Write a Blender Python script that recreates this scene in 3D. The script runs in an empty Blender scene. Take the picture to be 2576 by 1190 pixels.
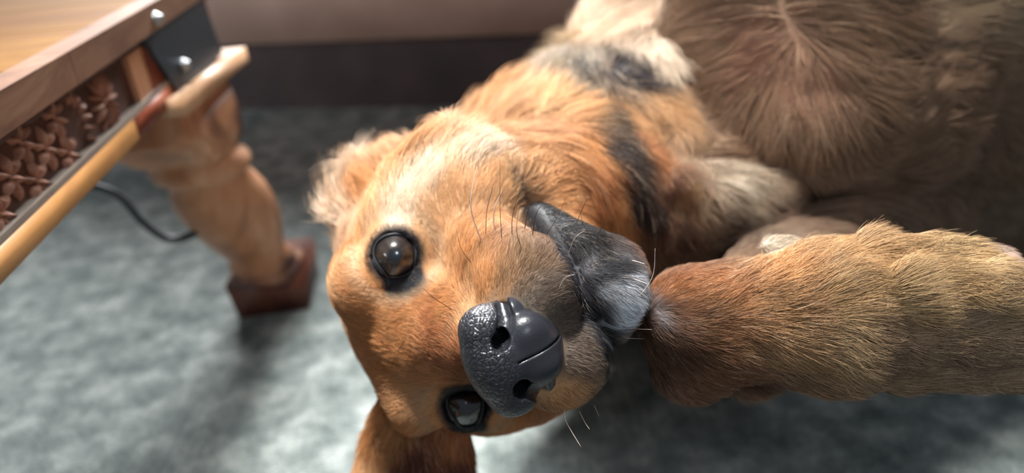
import bpy, bmesh, math, random
import numpy as np
from mathutils import Vector, Matrix
SC = bpy.context.scene
COL = SC.collection
rng = np.random.default_rng(7)
random.seed(7)

# ------------------------------------------------------------------ camera
FPX = 1860.0
H_CAM = 0.44
_p = math.radians(28.0)
_r = math.atan2(350, 3495)
_r0 = np.array([1, 0, 0.]); _u0 = np.array([0, math.sin(_p), math.cos(_p)])
FW = np.array([0, math.cos(_p), -math.sin(_p)])
RT = math.cos(_r) * _r0 - math.sin(_r) * _u0
UP = math.sin(_r) * _r0 + math.cos(_r) * _u0
CAM = np.array([0, 0, H_CAM])


def P(x, y, d):
    """world point seen at photo pixel (x, y) at depth d metres"""
    return CAM + d * ((x - 1288) / FPX * RT + (595 - y) / FPX * UP + FW)


def proj(q):
    v = np.asarray(q) - CAM
    d = v @ FW
    return 1288 + FPX * (v @ RT) / d, 595 - FPX * (v @ UP) / d, d


cam = bpy.data.cameras.new('camera')
cam.sensor_width = 36.0
cam.lens = 36.0 * FPX / 2576
cam.clip_start = 0.02
cam.dof.use_dof = True
cam.dof.focus_distance = 0.262
cam.dof.aperture_fstop = 5.6
camo = bpy.data.objects.new('camera', cam)
COL.objects.link(camo)
camo.matrix_world = Matrix(((RT[0], UP[0], -FW[0], CAM[0]), (RT[1], UP[1], -FW[1], CAM[1]),
                            (RT[2], UP[2], -FW[2], CAM[2]), (0, 0, 0, 1)))
SC.camera = camo

# ------------------------------------------------------------------ world and light
w = bpy.data.worlds.new('room_light'); SC.world = w; w.use_nodes = True
w.node_tree.nodes['Background'].inputs[0].default_value = (0.80, 0.88, 1.0, 1)
w.node_tree.nodes['Background'].inputs[1].default_value = 0.24


def area(name, loc, target, sx, sy, power, color):
    l = bpy.data.lights.new(name, 'AREA'); l.shape = 'RECTANGLE'; l.size = sx; l.size_y = sy
    l.energy = power; l.color = color
    o = bpy.data.objects.new(name, l); COL.objects.link(o)
    o.location = loc
    o.rotation_euler = (Vector(target) - Vector(loc)).to_track_quat('-Z', 'Y').to_euler()
    return o


area('window_light', (-0.35, 3.0, 1.70), (0.0, 0.3, 0.15), 1.8, 0.80, 300, (0.97, 0.98, 1.0))
ov = area('overhead_light', (-0.12, 0.46, 1.9), (-0.01, 0.35, 0.26), 0.34, 0.20, 3.6, (1.0, 0.99, 0.97))
ov.data.spread = math.radians(32)
area('side_window_light', (-2.3, -0.85, 1.05), (-0.2, 0.4, 0.1), 0.9, 0.9, 32, (0.86, 0.94, 1.0))
area('far_window_light', (0.35, -1.1, 1.5), (0.0, 0.3, 0.2), 0.22, 0.22, 5, (0.86, 0.93, 1.0))
SC.view_settings.view_transform = 'Standard'
SC.view_settings.look = 'None'
SC.view_settings.gamma = 1.0
SC.view_settings.exposure = 0.0
SC.view_settings.use_curve_mapping = False


# ------------------------------------------------------------------ helpers
def srgb(r, g, b):
    return tuple(((c / 255) / 12.92 if c / 255 <= 0.04045 else (((c / 255) + 0.055) / 1.055) ** 2.4) for c in (r, g, b))


def link(o, parent=None):
    COL.objects.link(o)
    if parent is not None:
        o.parent = parent
    return o


def props(o, label=None, cat=None, kind=None, group=None):
    if label: o['label'] = label
    if cat: o['category'] = cat
    if kind: o['kind'] = kind
    if group: o['group'] = group
    return o


def empty(name, loc):
    o = bpy.data.objects.new(name, None); o.location = loc
    return link(o)


def mesh_obj(name, verts, faces, mat, parent=None, smooth=True):
    me = bpy.data.meshes.new(name)
    me.from_pydata([tuple(v) for v in verts], [], [tuple(f) for f in faces])
    if smooth:
        me.polygons.foreach_set('use_smooth', [True] * len(me.polygons))
    me.materials.append(mat)
    me.update()
    o = bpy.data.objects.new(name, me)
    link(o)
    if parent is not None:
        o.parent = parent
        o.matrix_parent_inverse = Matrix.Translation(-parent.location)
    return o


def bm_obj(name, bm, mat, parent=None, smooth=False, bevel=0.0, seg=2):
    if bevel > 0:
        bmesh.ops.bevel(bm, geom=[e for e in bm.edges if len(e.link_faces) == 2 and e.calc_face_angle(0) > 0.5],
                        offset=bevel, segments=seg, affect='EDGES', profile=0.5, clamp_overlap=True)
    bmesh.ops.recalc_face_normals(bm, faces=bm.faces)
    me = bpy.data.meshes.new(name)
    bm.to_mesh(me); bm.free()
    if smooth:
        me.polygons.foreach_set('use_smooth', [True] * len(me.polygons))
    me.materials.append(mat)
    o = bpy.data.objects.new(name, me)
    link(o)
    if parent is not None:
        o.parent = parent
        o.matrix_parent_inverse = Matrix.Translation(-parent.location)
    return o


def hexa(bm, pts):
    """box from 8 points: bottom ring of 4, top ring of 4"""
    vs = [bm.verts.new(tuple(p)) for p in pts]
    for f in ((3, 2, 1, 0), (4, 5, 6, 7), (0, 1, 5, 4), (1, 2, 6, 5), (2, 3, 7, 6), (3, 0, 4, 7)):
        bm.faces.new([vs[i] for i in f])


def boxpts(x0, x1, y0, y1, z0, z1):
    return [(x0, y0, z0), (x1, y0, z0), (x1, y1, z0), (x0, y1, z0), (x0, y0, z1), (x1, y0, z1), (x1, y1, z1), (x0, y1, z1)]


def box(name, x0, x1, y0, y1, z0, z1, mat, parent=None, bevel=0.002, smooth=False, M=None):
    bm = bmesh.new(); hexa(bm, boxpts(x0, x1, y0, y1, z0, z1))
    if M is not None:
        bm.transform(M)
    return bm_obj(name, bm, mat, parent, smooth, bevel)


def tube_geo(pts, rad, n=10, closed_tip=True):
    pts = [np.asarray(p, float) for p in pts]
    verts, faces = [], []
    prev = None
    for i, p in enumerate(pts):
        t = pts[min(i + 1, len(pts) - 1)] - pts[max(i - 1, 0)]
        t /= np.linalg.norm(t) + 1e-12
        if prev is None:
            a = np.cross(t, [0.3, 0.2, 0.9]); a /= np.linalg.norm(a)
        else:
            a = prev - t * (prev @ t); a /= np.linalg.norm(a)
        prev = a
        b = np.cross(t, a)
        r = rad[i] if hasattr(rad, '__len__') else rad
        for k in range(n):
            th = 2 * math.pi * k / n
            verts.append(p + r * (math.cos(th) * a + math.sin(th) * b))
    for i in range(len(pts) - 1):
        for k in range(n):
            faces.append((i * n + k, i * n + (k + 1) % n, (i + 1) * n + (k + 1) % n, (i + 1) * n + k))
    faces.append(tuple(reversed(range(n))))
    faces.append(tuple(range((len(pts) - 1) * n, len(pts) * n)))
    return verts, faces


def spline(pts, n=8):
    pts = [np.asarray(p, float) for p in pts]
    out = []
    for i in range(len(pts) - 1):
        p0 = pts[max(i - 1, 0)]; p1 = pts[i]; p2 = pts[i + 1]; p3 = pts[min(i + 2, len(pts) - 1)]
        for k in range(n):
            t = k / n
            out.append(0.5 * ((2 * p1) + (-p0 + p2) * t + (2 * p0 - 5 * p1 + 4 * p2 - p3) * t * t + (-p0 + 3 * p1 - 3 * p2 + p3) * t ** 3))
    out.append(pts[-1])
    return out


# ------------------------------------------------------------------ materials
def new_mat(name):
    m = bpy.data.materials.new(name); m.use_nodes = True
    nt = m.node_tree
    return m, nt, nt.nodes['Principled BSDF']


def N(nt, t, **kw):
    n = nt.nodes.new(t)
    for k, v in kw.items():
        if k in ('inputs',):
            for kk, vv in v.items():
                n.inputs[kk].default_value = vv
        else:
            setattr(n, k, v)
    return n


def ramp(nt, fac, stops):
    r = N(nt, 'ShaderNodeValToRGB')
    while len(r.color_ramp.elements) < len(stops):
        r.color_ramp.elements.new(0.5)
    for e, (p, c) in zip(r.color_ramp.elements, stops):
        e.position = p; e.color = (*c, 1)
    nt.links.new(fac, r.inputs[0])
    return r.outputs[0]


def bump(nt, b, height, strength, dist):
    n = N(nt, 'ShaderNodeBump', inputs={'Strength': strength, 'Distance': dist})
    nt.links.new(height, n.inputs['Height']); nt.links.new(n.outputs[0], b.inputs['Normal'])
    return n


def wood(name, c1, c2, c3, scale=8, rough=0.45, stretch=(1, 0.15, 1), bmp=0.15, patch=None):
    m, nt, b = new_mat(name); b.inputs['Specular IOR Level'].default_value = 0.28
    tc = N(nt, 'ShaderNodeTexCoord'); mp = N(nt, 'ShaderNodeMapping')
    mp.inputs['Scale'].default_value = stretch
    nt.links.new(tc.outputs['Object'], mp.inputs[0])
    no = N(nt, 'ShaderNodeTexNoise', inputs={'Scale': scale, 'Detail': 6, 'Roughness': 0.65, 'Distortion': 1.2})
    nt.links.new(mp.outputs[0], no.inputs['Vector'])
    col = ramp(nt, no.outputs[0], [(0.3, c1), (0.5, c2), (0.72, c3)])
    if patch:
        n2 = N(nt, 'ShaderNodeTexNoise', inputs={'Scale': patch[1], 'Detail': 3})
        nt.links.new(tc.outputs['Object'], n2.inputs['Vector'])
        f = ramp(nt, n2.outputs[0], [(0.48, (0, 0, 0)), (0.6, (1, 1, 1))])
        mx = N(nt, 'ShaderNodeMix', data_type='RGBA')
        nt.links.new(f, mx.inputs[0]); nt.links.new(col, mx.inputs[6]); mx.inputs[7].default_value = (*patch[0], 1)
        col = mx.outputs[2]
    nt.links.new(col, b.inputs['Base Color'])
    b.inputs['Roughness'].default_value = rough
    bump(nt, b, no.outputs[0], bmp, 0.002)
    return m


M_top = wood('honey_wood', srgb(88, 54, 18), srgb(112, 74, 26), srgb(130, 92, 38), 14, 0.68, (0.2, 1, 1))
M_top.node_tree.nodes['Principled BSDF'].inputs['Specular IOR Level'].default_value = 0.08
M_edge = wood('worn_edge_wood', srgb(84, 60, 46), srgb(116, 84, 64), srgb(138, 108, 86), 30, 0.6, (1, 0.3, 1))
M_edge.node_tree.nodes['Principled BSDF'].inputs['Specular IOR Level'].default_value = 0.15
M_carve = wood('carved_wood', srgb(136, 96, 78), srgb(176, 128, 104), srgb(200, 156, 132), 40, 0.55, (1, 1, 1), 0.1)
M_ground = wood('carving_ground_wood', srgb(56, 36, 30), srgb(80, 52, 42), srgb(98, 66, 54), 30, 0.6, (1, 1, 1), 0.1)  # darker than the petals so the carving's recesses look shaded
M_rail = wood('rail_wood', srgb(120, 82, 46), srgb(152, 108, 62), srgb(172, 128, 80), 18, 0.4, (1, 0.2, 1))
M_railred = wood('red_brown_wood', srgb(82, 34, 24), srgb(120, 58, 40), srgb(150, 84, 54), 18, 0.4, (1, 0.4, 1))
M_railtop = wood('greyed_rail_wood', srgb(110, 96, 88), srgb(150, 138, 126), srgb(170, 158, 146), 40, 0.5)
M_leg = wood('turned_leg_wood', srgb(140, 92, 64), srgb(186, 132, 96), srgb(212, 170, 138), 16, 0.33, (1, 1, 0.35), 0.2,
             (srgb(86, 62, 58), 9))
M_foot = wood('dark_foot_wood', srgb(60, 32, 26), srgb(88, 50, 38), srgb(112, 66, 50), 20, 0.4)
M_collar = wood('pale_collar_wood', srgb(150, 110, 80), srgb(190, 148, 112), srgb(206, 172, 140), 30, 0.4)

M_plate, nt, b = new_mat('blackened_iron')
b.inputs['Base Color'].default_value = (*srgb(40, 52, 60), 1); b.inputs['Metallic'].default_value = 0.3
b.inputs['Roughness'].default_value = 0.45
no = N(nt, 'ShaderNodeTexNoise', inputs={'Scale': 60.0, 'Detail': 3}); bump(nt, b, no.outputs[0], 0.2, 0.001)
M_bolt, nt, b = new_mat('worn_steel')
b.inputs['Base Color'].default_value = (0.35, 0.37, 0.38, 1); b.inputs['Metallic'].default_value = 0.9; b.inputs['Roughness'].default_value = 0.3
M_cord, nt, b = new_mat('black_rubber')
b.inputs['Base Color'].default_value = (*srgb(44, 54, 58), 1); b.inputs['Roughness'].default_value = 0.5

# carpet
M_rug, nt, b = new_mat('grey_green_carpet')
tc = N(nt, 'ShaderNodeTexCoord')
n1 = N(nt, 'ShaderNodeTexNoise', inputs={'Scale': 26.0, 'Detail': 6, 'Roughness': 0.7})
n2 = N(nt, 'ShaderNodeTexNoise', inputs={'Scale': 420.0, 'Detail': 3})
n3 = N(nt, 'ShaderNodeTexNoise', inputs={'Scale': 5.0, 'Detail': 2})
mpw = N(nt, 'ShaderNodeMapping'); mpw.inputs['Scale'].default_value = (0.35, 1.6, 1)
wv = N(nt, 'ShaderNodeTexWave', inputs={'Scale': 95.0, 'Distortion': 3.0, 'Detail': 2})
for n_ in (n1, n2, n3):
    nt.links.new(tc.outputs['Object'], n_.inputs['Vector'])
nt.links.new(tc.outputs['Object'], mpw.inputs[0]); nt.links.new(mpw.outputs[0], wv.inputs['Vector'])
c = ramp(nt, n1.outputs[0], [(0.36, srgb(98, 106, 104)), (0.5, srgb(128, 136, 133)), (0.63, srgb(162, 168, 164))])
mx = N(nt, 'ShaderNodeMix', data_type='RGBA', blend_type='MULTIPLY'); mx.inputs[0].default_value = 0.75
nt.links.new(c, mx.inputs[6]); nt.links.new(ramp(nt, n2.outputs[0], [(0.3, (0.45, 0.45, 0.45)), (0.62, (1, 1, 1))]), mx.inputs[7])
mx2 = N(nt, 'ShaderNodeMix', data_type='RGBA', blend_type='MULTIPLY'); mx2.inputs[0].default_value = 0.5
nt.links.new(mx.outputs[2], mx2.inputs[6]); nt.links.new(ramp(nt, n3.outputs[0], [(0.35, (0.8, 0.8, 0.8)), (0.65, (1, 1, 1))]), mx2.inputs[7])
sp = N(nt, 'ShaderNodeSeparateXYZ'); nt.links.new(tc.outputs['Object'], sp.inputs[0])
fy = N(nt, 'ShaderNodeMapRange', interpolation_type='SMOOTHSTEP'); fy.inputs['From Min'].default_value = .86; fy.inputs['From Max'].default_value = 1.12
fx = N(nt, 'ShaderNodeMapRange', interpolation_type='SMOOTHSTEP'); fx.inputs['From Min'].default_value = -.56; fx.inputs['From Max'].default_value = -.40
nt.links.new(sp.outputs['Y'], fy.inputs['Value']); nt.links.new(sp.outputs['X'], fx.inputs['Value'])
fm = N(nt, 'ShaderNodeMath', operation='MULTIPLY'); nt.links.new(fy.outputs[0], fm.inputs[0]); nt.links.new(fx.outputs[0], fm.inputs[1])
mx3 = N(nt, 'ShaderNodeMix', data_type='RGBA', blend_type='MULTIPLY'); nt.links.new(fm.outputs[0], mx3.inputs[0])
nt.links.new(mx2.outputs[2], mx3.inputs[6]); mx3.inputs[7].default_value = (1.25, 1.08, 1.0, 1)  # painted lift: brightens and warms the carpet lying in the sofa's shade
nt.links.new(mx3.outputs[2], b.inputs['Base Color'])
b.inputs['Roughness'].default_value = 0.95; b.inputs['Specular IOR Level'].default_value = 0.1
ad = N(nt, 'ShaderNodeMath', operation='ADD'); nt.links.new(n2.outputs[0], ad.inputs[0]); nt.links.new(wv.outputs['Fac'], ad.inputs[1])
bump(nt, b, ad.outputs[0], 0.6, 0.0012)


def fabric(name, c1, c2, scale, rough=0.7):
    m, nt, b = new_mat(name)
    tc = N(nt, 'ShaderNodeTexCoord')
    a = N(nt, 'ShaderNodeTexNoise', inputs={'Scale': scale, 'Detail': 5}); nt.links.new(tc.outputs['Object'], a.inputs['Vector'])
    nt.links.new(ramp(nt, a.outputs[0], [(0.35, c1), (0.65, c2)]), b.inputs['Base Color'])
    b.inputs['Roughness'].default_value = rough
    bump(nt, b, a.outputs[0], 0.2, 0.003)
    return m


M_sofa = fabric('taupe_upholstery', srgb(190, 158, 142), srgb(208, 176, 160), 9, 0.55)
M_sofadark = fabric('dark_brown_upholstery', srgb(58, 46, 46), srgb(72, 56, 55), 12, 0.7)


# ================================================================== SETTING
rug = box('floor', -2.6, 2.4, -1.2, 3.2, -0.02, 0.0, M_rug, bevel=0)
props(rug, 'grey-green mottled carpet covering the floor', kind='structure')

# sofa: long low front panel over a recessed dark base
A = np.array([-0.522, 1.504]); B = np.array([0.165, 1.317])
ang = math.atan2(B[1] - A[1], B[0] - A[0])
sofa = props(empty('sofa', (0.1, 1.7, 0)), 'brown upholstered sofa with a dark recessed base, behind the table and dog', 'sofa')
MS = Matrix.Translation((A[0], A[1], 0)) @ Matrix.Rotation(ang, 4, 'Z')
box('base', -0.75, 1.75, 0.0, 0.78, 0.0, 0.135, M_sofadark, sofa, 0.004, M=MS)
for k in range(2):
    bm = bmesh.new()
    x0 = -0.8 + k * 1.705; x1 = x0 + (1.7 if k == 0 else .85)
    hexa(bm, boxpts(x0, x1, -0.022, 0.10, 0.138, 0.40)); bm.transform(MS)
    bm_obj('front_panel', bm, M_sofa, sofa, True, 0.02, 4)
for k in range(2):
    bm = bmesh.new()
    x0 = -0.6 + k * 1.105; x1 = x0 + 1.10
    hexa(bm, boxpts(x0, x1, -0.03, 0.62, 0.405, 0.50)); bm.transform(MS)
    bm_obj('seat_cushion', bm, M_sofa, sofa, True, 0.03, 4)
for s, x0 in ((0, -0.82), (1, 1.615)):
    bm = bmesh.new(); hexa(bm, boxpts(x0, x0 + 0.20, -0.0, 0.85, 0.405, 0.60)); bm.transform(MS)
    bm_obj('armrest', bm, M_sofa, sofa, True, 0.04, 4)
bm = bmesh.new(); hexa(bm, boxpts(-0.6, 1.61, 0.64, 0.88, 0.14, 0.74)); bm.transform(MS)
bm_obj('backrest', bm, M_sofa, sofa, True, 0.04, 4)

# ================================================================== TABLE
# the side face of the table that the photo shows runs away from the camera
TY0, TY1 = -0.12, 0.78
XF = lambda y: -0.199 - 0.0716 * y                # outer face of the frame at depth y
XB = -0.98
table = props(empty('carved_table', (-0.5, 0.4, 0)),
              'low carved wooden coffee table with honey plank top, rosette apron and thick turned legs', 'coffee table')


def ybox(name, y0, y1, o0, o1, z0, z1, mat, bevel=0.002, smooth=False, seg=2):
    """box along the side face; o = offset outward from the face (+ towards the room)"""
    bm = bmesh.new()
    hexa(bm, [(XF(y0) + o0, y0, z0), (XF(y0) + o1, y0, z0), (XF(y1) + o1, y1, z0), (XF(y1) + o0, y1, z0),
              (XF(y0) + o0, y0, z1), (XF(y0) + o1, y0, z1), (XF(y1) + o1, y1, z1), (XF(y1) + o0, y1, z1)])
    return bm_obj(name, bm, mat, table, smooth, bevel, seg)


# planks of the top run across the table
yy = TY0
widths = [0.105, 0.09, 0.115, 0.10, 0.088, 0.11, 0.10, 0.095, 0.12]
for i, wd in enumerate(widths):
    y1 = min(yy + wd, TY1)
    bm = bmesh.new()
    hexa(bm, [(XB, yy + .0008, .345), (XF(yy) - .012, yy + .0008, .345), (XF(y1) - .012, y1 - .0008, .345), (XB, y1 - .0008, .345),
              (XB, yy + .0008, .3610), (XF(yy) - .012, yy + .0008, .3610), (XF(y1) - .012, y1 - .0008, .3610), (XB, y1 - .0008, .3610)])
    bm_obj('plank', bm, M_top, table, False, 0.0012)
    yy = y1
    if yy >= TY1: break
# rounded edging, in two lengths with a joint
ybox('edging', TY0, 0.4020, -0.014, 0.0035, 0.3455, 0.3630, M_edge, 0.006, False, 4)
ybox('edging', 0.4026, TY1 + .015, -0.014, 0.0035, 0.3455, 0.3630, M_edge, 0.006, False, 4)
ybox('moulding', TY0, TY1, -0.014, -0.003, 0.3400, 0.3455, M_ground, 0.002, True)
# apron ground
ybox('apron', TY0 + .02, 0.548, -0.030, -0.0055, 0.300, 0.3405, M_ground, 0.001)
# stile at the end of the carved field
ybox('stile', 0.486, 0.512, -0.012, -0.0015, 0.309, 0.3400, M_leg, 0.002)
ybox('stile', 0.5125, 0.552, -0.012, -0.001, 0.309, 0.3400, M_railred, 0.002)


def petal_geo(bm, c, ang, ln, wd, ht, tip=0.2):
    """leaf-shaped raised petal on the apron face; c=(y,z)"""
    n = 7
    ridge, le, ri, out = [], [], [], []
    for i in range(n):
        t = i / (n - 1)
        wv_ = wd * max(.02, min(t / .42, (1 - t) / .58))
        h = ht * math.sin(math.pi * (0.1 + 0.85 * t)) ** 0.6
        y = c[0] + math.cos(ang) * ln * t; z = c[1] + math.sin(ang) * ln * t
        ny, nz = -math.sin(ang), math.cos(ang)
        X = lambda yv, o: XF(yv) - 0.0060 + o
        ridge.append(bm.verts.new((X(y, h), y, z)))
        le.append(bm.verts.new((X(y, 0), y + ny * wv_, z + nz * wv_)))
        ri.append(bm.verts.new((X(y, 0), y - ny * wv_, z - nz * wv_)))
    for i in range(n - 1):
        bm.faces.new((ridge[i], ridge[i + 1], le[i + 1], le[i]))
        bm.faces.new((ridge[i + 1], ridge[i], ri[i], ri[i + 1]))


def rosette(y, z, r, n, name='rosette', a0=0.0):
    bm = bmesh.new()
    for k in range(n):
        a = a0 + 2 * math.pi * k / n
        petal_geo(bm, (y + math.cos(a) * r * 0.14, z + math.sin(a) * r * 0.14), a, r * 0.92, r * math.pi / n * 0.50, 0.005)
    bmesh.ops.create_icosphere(bm, subdivisions=1, radius=r * 0.13, matrix=Matrix.Translation((XF(y) - .0045, y, z)))
    return bm_obj(name, bm, M_carve, table, False)


# carvings: big rosette by the leg, a reeded arc, then a net of small star flowers
rosette(0.4400, 0.3245, 0.0175, 14)
for k in range(8):
    a = math.radians(-62 + k * 17)
    bm = bmesh.new()
    petal_geo(bm, (0.3875 + 0.020 * math.cos(a), 0.3220 + 0.016 * math.sin(a)), a, 0.0095, 0.0019, 0.0045)
    bm_obj('reed', bm, M_carve, table, True)
ys = np.arange(0.379, 0.10, -0.0185)
for i, y in enumerate(ys):
    for z in ((0.3345, 0.3145) if i % 2 == 0 else (0.3245,)):
        rosette(y, z, 0.0112, 6, 'star_flower', math.pi / 6)
# bottom rail: pale top face, honey front, red-brown end
ybox('rail', TY0 + .01, 0.46, -0.020, 0.0005, 0.2935, 0.3065, M_rail, 0.003, True, 3)
ybox('rail', 0.4605, 0.552, -0.020, 0.0005, 0.2935, 0.3065, M_railred, 0.003, True, 3)
ybox('rail_cap', TY0 + .01, 0.550, -0.022, 0.0005, 0.3068, 0.3100, M_railtop, 0.001)

# corner block with black iron plate
def hexa_xy(name, corners, z0, z1, mat, bevel, smooth=False, shrink=1.0, parent=table, seg=2):
    c = np.mean(corners, axis=0)
    bm = bmesh.new()
    lo = [(c[0] + (q[0] - c[0]) * shrink, c[1] + (q[1] - c[1]) * shrink, z0) for q in corners]
    hi = [(q[0], q[1], z1) for q in corners]
    hexa(bm, lo + hi)
    return bm_obj(name, bm, mat, parent, smooth, bevel, seg)


x_ = lambda y, o=0.0: XF(y) + o
blk = [(x_(.555) - .09, .552), (x_(.555, -.004), .552), (x_(.70, -.004), .699), (x_(.70) - .09, .699)]
hexa_xy('corner_block', blk, 0.255, 0.345, M_leg, 0.003)
plane_n = np.array([1, 0.0716, 0]); plane_n /= np.linalg.norm(plane_n)


def on_face(px, py, off):
    v = P(px, py, 1.0) - CAM
    q0 = np.array([XF(0.55) + off, 0.55, 0.3])
    t = ((q0 - CAM) @ plane_n) / (v @ plane_n)
    return CAM + t * v


pc = [on_face(448, 238, .001), on_face(556, 132, .001), on_face(497, -22, .001), on_face(342, 72, .001)]
bm = bmesh.new()
hexa(bm, [q - plane_n * 0.004 for q in pc] + [q + plane_n * 0.0015 for q in pc])
bm_obj('corner_plate', bm, M_plate, table, False, 0.0008)
for q in (on_face(392, 47, .004), on_face(462, 163, .004)):
    bm = bmesh.new()
    bmesh.ops.create_cone(bm, segments=6, radius1=0.0052, radius2=0.0046, depth=0.004, cap_ends=True)
    bmesh.ops.create_uvsphere(bm, u_segments=12, v_segments=6, radius=0.0035, matrix=Matrix.Translation((0, 0, 0.002)))
    bm.transform(Matrix.Translation(q) @ Vector(plane_n).to_track_quat('Z', 'Y').to_matrix().to_4x4())
    bm_obj('bolt', bm, M_bolt, table, True)
# square collar under the block
k0 = on_face(470, 292, .012); k1 = on_face(626, 152, .012)
colr = [(k0[0] - .018, k0[1] - .002), (k0[0], k0[1]), (k1[0], k1[1]), (k1[0] - .05, k1[1])]
zc = [k0[2], k0[2], k1[2], k1[2]]
bm = bmesh.new()
hexa(bm, [(q[0], q[1], z) for q, z in zip(colr, zc)] + [(q[0], q[1], z + .0135) for q, z in zip(colr, zc)])
bm_obj('collar', bm, M_collar, table, True, 0.003, 3)


def leg_sections(spec, name='leg', mat=M_leg, parent=table, n=36):
    """loft of rounded-square sections: (centre, rx, ry, squareness)"""
    vs, fs = [], []
    for c, rx, ry, sq in spec:
        for k in range(n):
            a = 2 * math.pi * k / n
            ca, sa = math.cos(a), math.sin(a)
            e = 2 / (2 + sq * 6)
            vs.append((c[0] + rx * math.copysign(abs(ca) ** e, ca), c[1] + ry * math.copysign(abs(sa) ** e, sa), c[2]))
    for i in range(len(spec) - 1):
        for k in range(n):
            fs.append((i * n + k, i * n + (k + 1) % n, (i + 1) * n + (k + 1) % n, (i + 1) * n + k))
    fs.append(tuple(range((len(spec) - 1) * n, len(spec) * n))); fs.append(tuple(reversed(range(n))))
    return mesh_obj(name, vs, fs, mat, parent)


# axis of the turned leg (leans outward towards its foot)
ax_top = np.array([-0.288, 0.632, 0.262]); ax_bot = np.array([-0.274, 0.748, 0.0])


def axis_at(z):
    t = (0.262 - z) / 0.262
    return ax_top + (ax_bot - ax_top) * (t + .10 * math.sin(math.pi * 2 * t) * 0)


prof = [(.262, .044, .062, 1), (.245, .043, .058, 1), (.228, .042, .052, .9), (.218, .040, .046, .6), (.213, .036, .040, .2),
        (.209, .041, .044, 0), (.202, .046, .048, 0), (.194, .045, .047, 0), (.187, .038, .040, 0), (.183, .036, .038, 0),
        (.175, .041, .043, 0), (.160, .045, .047, 0), (.142, .0455, .0475, 0), (.120, .043, .045, 0), (.100, .038, .040, 0),
        (.080, .032, .034, 0), (.068, .029, .031, 0), (.064, .034, .036, 0), (.058, .035, .037, 0), (.054, .031, .033, 0),
        (.050, .036, .038, .1), (.044, .040, .042, .3)]
leg_specs = [(axis_at(z), rx, ry, sq) for z, rx, ry, sq in prof]
leg0 = leg_sections(leg_specs)
fc = axis_at(0.02)
rot = lambda q, a: (q[0] * math.cos(a) - q[1] * math.sin(a), q[0] * math.sin(a) + q[1] * math.cos(a))
fcor = [tuple(np.array(rot(q, math.radians(4))) + fc[:2]) for q in ((-.042, -.042), (.042, -.042), (.042, .052), (-.042, .052))]
foot0 = hexa_xy('foot', fcor, 0.0, 0.045, M_foot, 0.008, True, 0.92, seg=3)
# the three other corners, outside the picture
for (dx, dy) in ((-0.60, 0.0), (0.045, -0.66), (-0.55, -0.66)):
    for src in (leg0, foot0):
        o = src.copy(); link(o, table); o.matrix_parent_inverse = src.matrix_parent_inverse.copy()
        o.location = (dx, dy, 0)
# back and end aprons outside the picture
box('apron', XB, -0.30, TY1 - .09, TY1 - .07, .28, .345, M_carve, table)
box('apron', XB, -0.24, TY0 + .03, TY0 + .05, .28, .345, M_carve, table)
box('apron', XB, XB + .02, TY0 + .05, TY1 - .09, .28, .345, M_carve, table)

# cord from under the table to the leg
cpts = [P(120, 440, .62), P(262, 476, .66), P(310, 503, .68), P(355, 555, .70), P(410, 596, .715), P(455, 600, .72), P(500, 583, .72), P(524, 573, .722)]
v_, f_ = tube_geo(spline(cpts, 10), 0.0036, 10)
cord = mesh_obj('power_cord', v_, f_, M_cord)
props(cord, 'thin black power cord hanging from under the table to its leg', 'cord')


# ================================================================== DOG
# head frame: origin between the eyes, X muzzle forward, Y lateral (towards the lower eye), Z crown
E1 = P(997, 645, .313); E2 = P(1170, 1015, .327)
HM = (E1 + E2) / 2
NT = P(1312, 920, .240)
HV = NT - HM; HV /= np.linalg.norm(HV)
HL = (E2 - E1); HL -= HV * (HL @ HV); HL /= np.linalg.norm(HL)
HW = np.cross(HL, HV)
if (HW @ UP) * 0 + (HW @ RT) > 0:
    HW = -HW
_b = math.radians(20)
HX = HV * math.cos(_b) + HW * math.sin(_b)
HZ = HW * math.cos(_b) - HV * math.sin(_b)
HY = HL


def W(x, y, z):
    """head-local centimetres -> world metres"""
    return HM + (HX * x + HY * y + HZ * z) / 100


def LOC(q):
    d = (np.asarray(q) - HM) * 100
    return np.stack([d @ HX, d @ HY, d @ HZ], -1)


def f32(a): return np.asarray(a, np.float32)


def d_cone(p, a, b, ra, rb):
    a = f32(a); b = f32(b); ba = b - a
    t = np.clip(((p - a) @ ba) / float(ba @ ba), 0, 1)
    return np.linalg.norm(p - a - t[:, None] * ba, axis=1) - (ra + (rb - ra) * t)


def d_ell(p, c, ax, r):
    """ellipsoid, ax = 3 unit axes rows, r = radii"""
    q = (p - f32(c)) @ f32(ax).T
    r = f32(r)
    k0 = np.linalg.norm(q / r, axis=1); k1 = np.linalg.norm(q / (r * r), axis=1) + 1e-9
    return k0 * (k0 - 1) / k1


def smin(a, b, k):
    h = np.maximum(k - np.abs(a - b), 0) / k
    return np.minimum(a, b) - h * h * h * k / 6


def smax(a, b, k):
    return -smin(-a, -b, k)


HA = np.stack([HX, HY, HZ])
cm = 0.01
CAX = np.stack([RT, UP, FW])
EYE_R = 1.06 * cm
eyeL = [LOC(E1), LOC(E2)]
eyeC = [W(*(eyeL[0] + [-0.15, 0, 0])), W(*(eyeL[1] + [-0.15, 0, 0]))]
eyeG = []
INN = [(RT * .35 - UP) / 1.06, (RT * .12 - UP) / 1.007]
for k in range(2):
    g = CAM - eyeC[k]; g /= np.linalg.norm(g)
    out = HX * 0.95 + HY * (-0.32 if k == 0 else 0.32) + HZ * 0.05
    g = g * 0.72 + out * 0.28; eyeG.append(g / np.linalg.norm(g))


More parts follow.
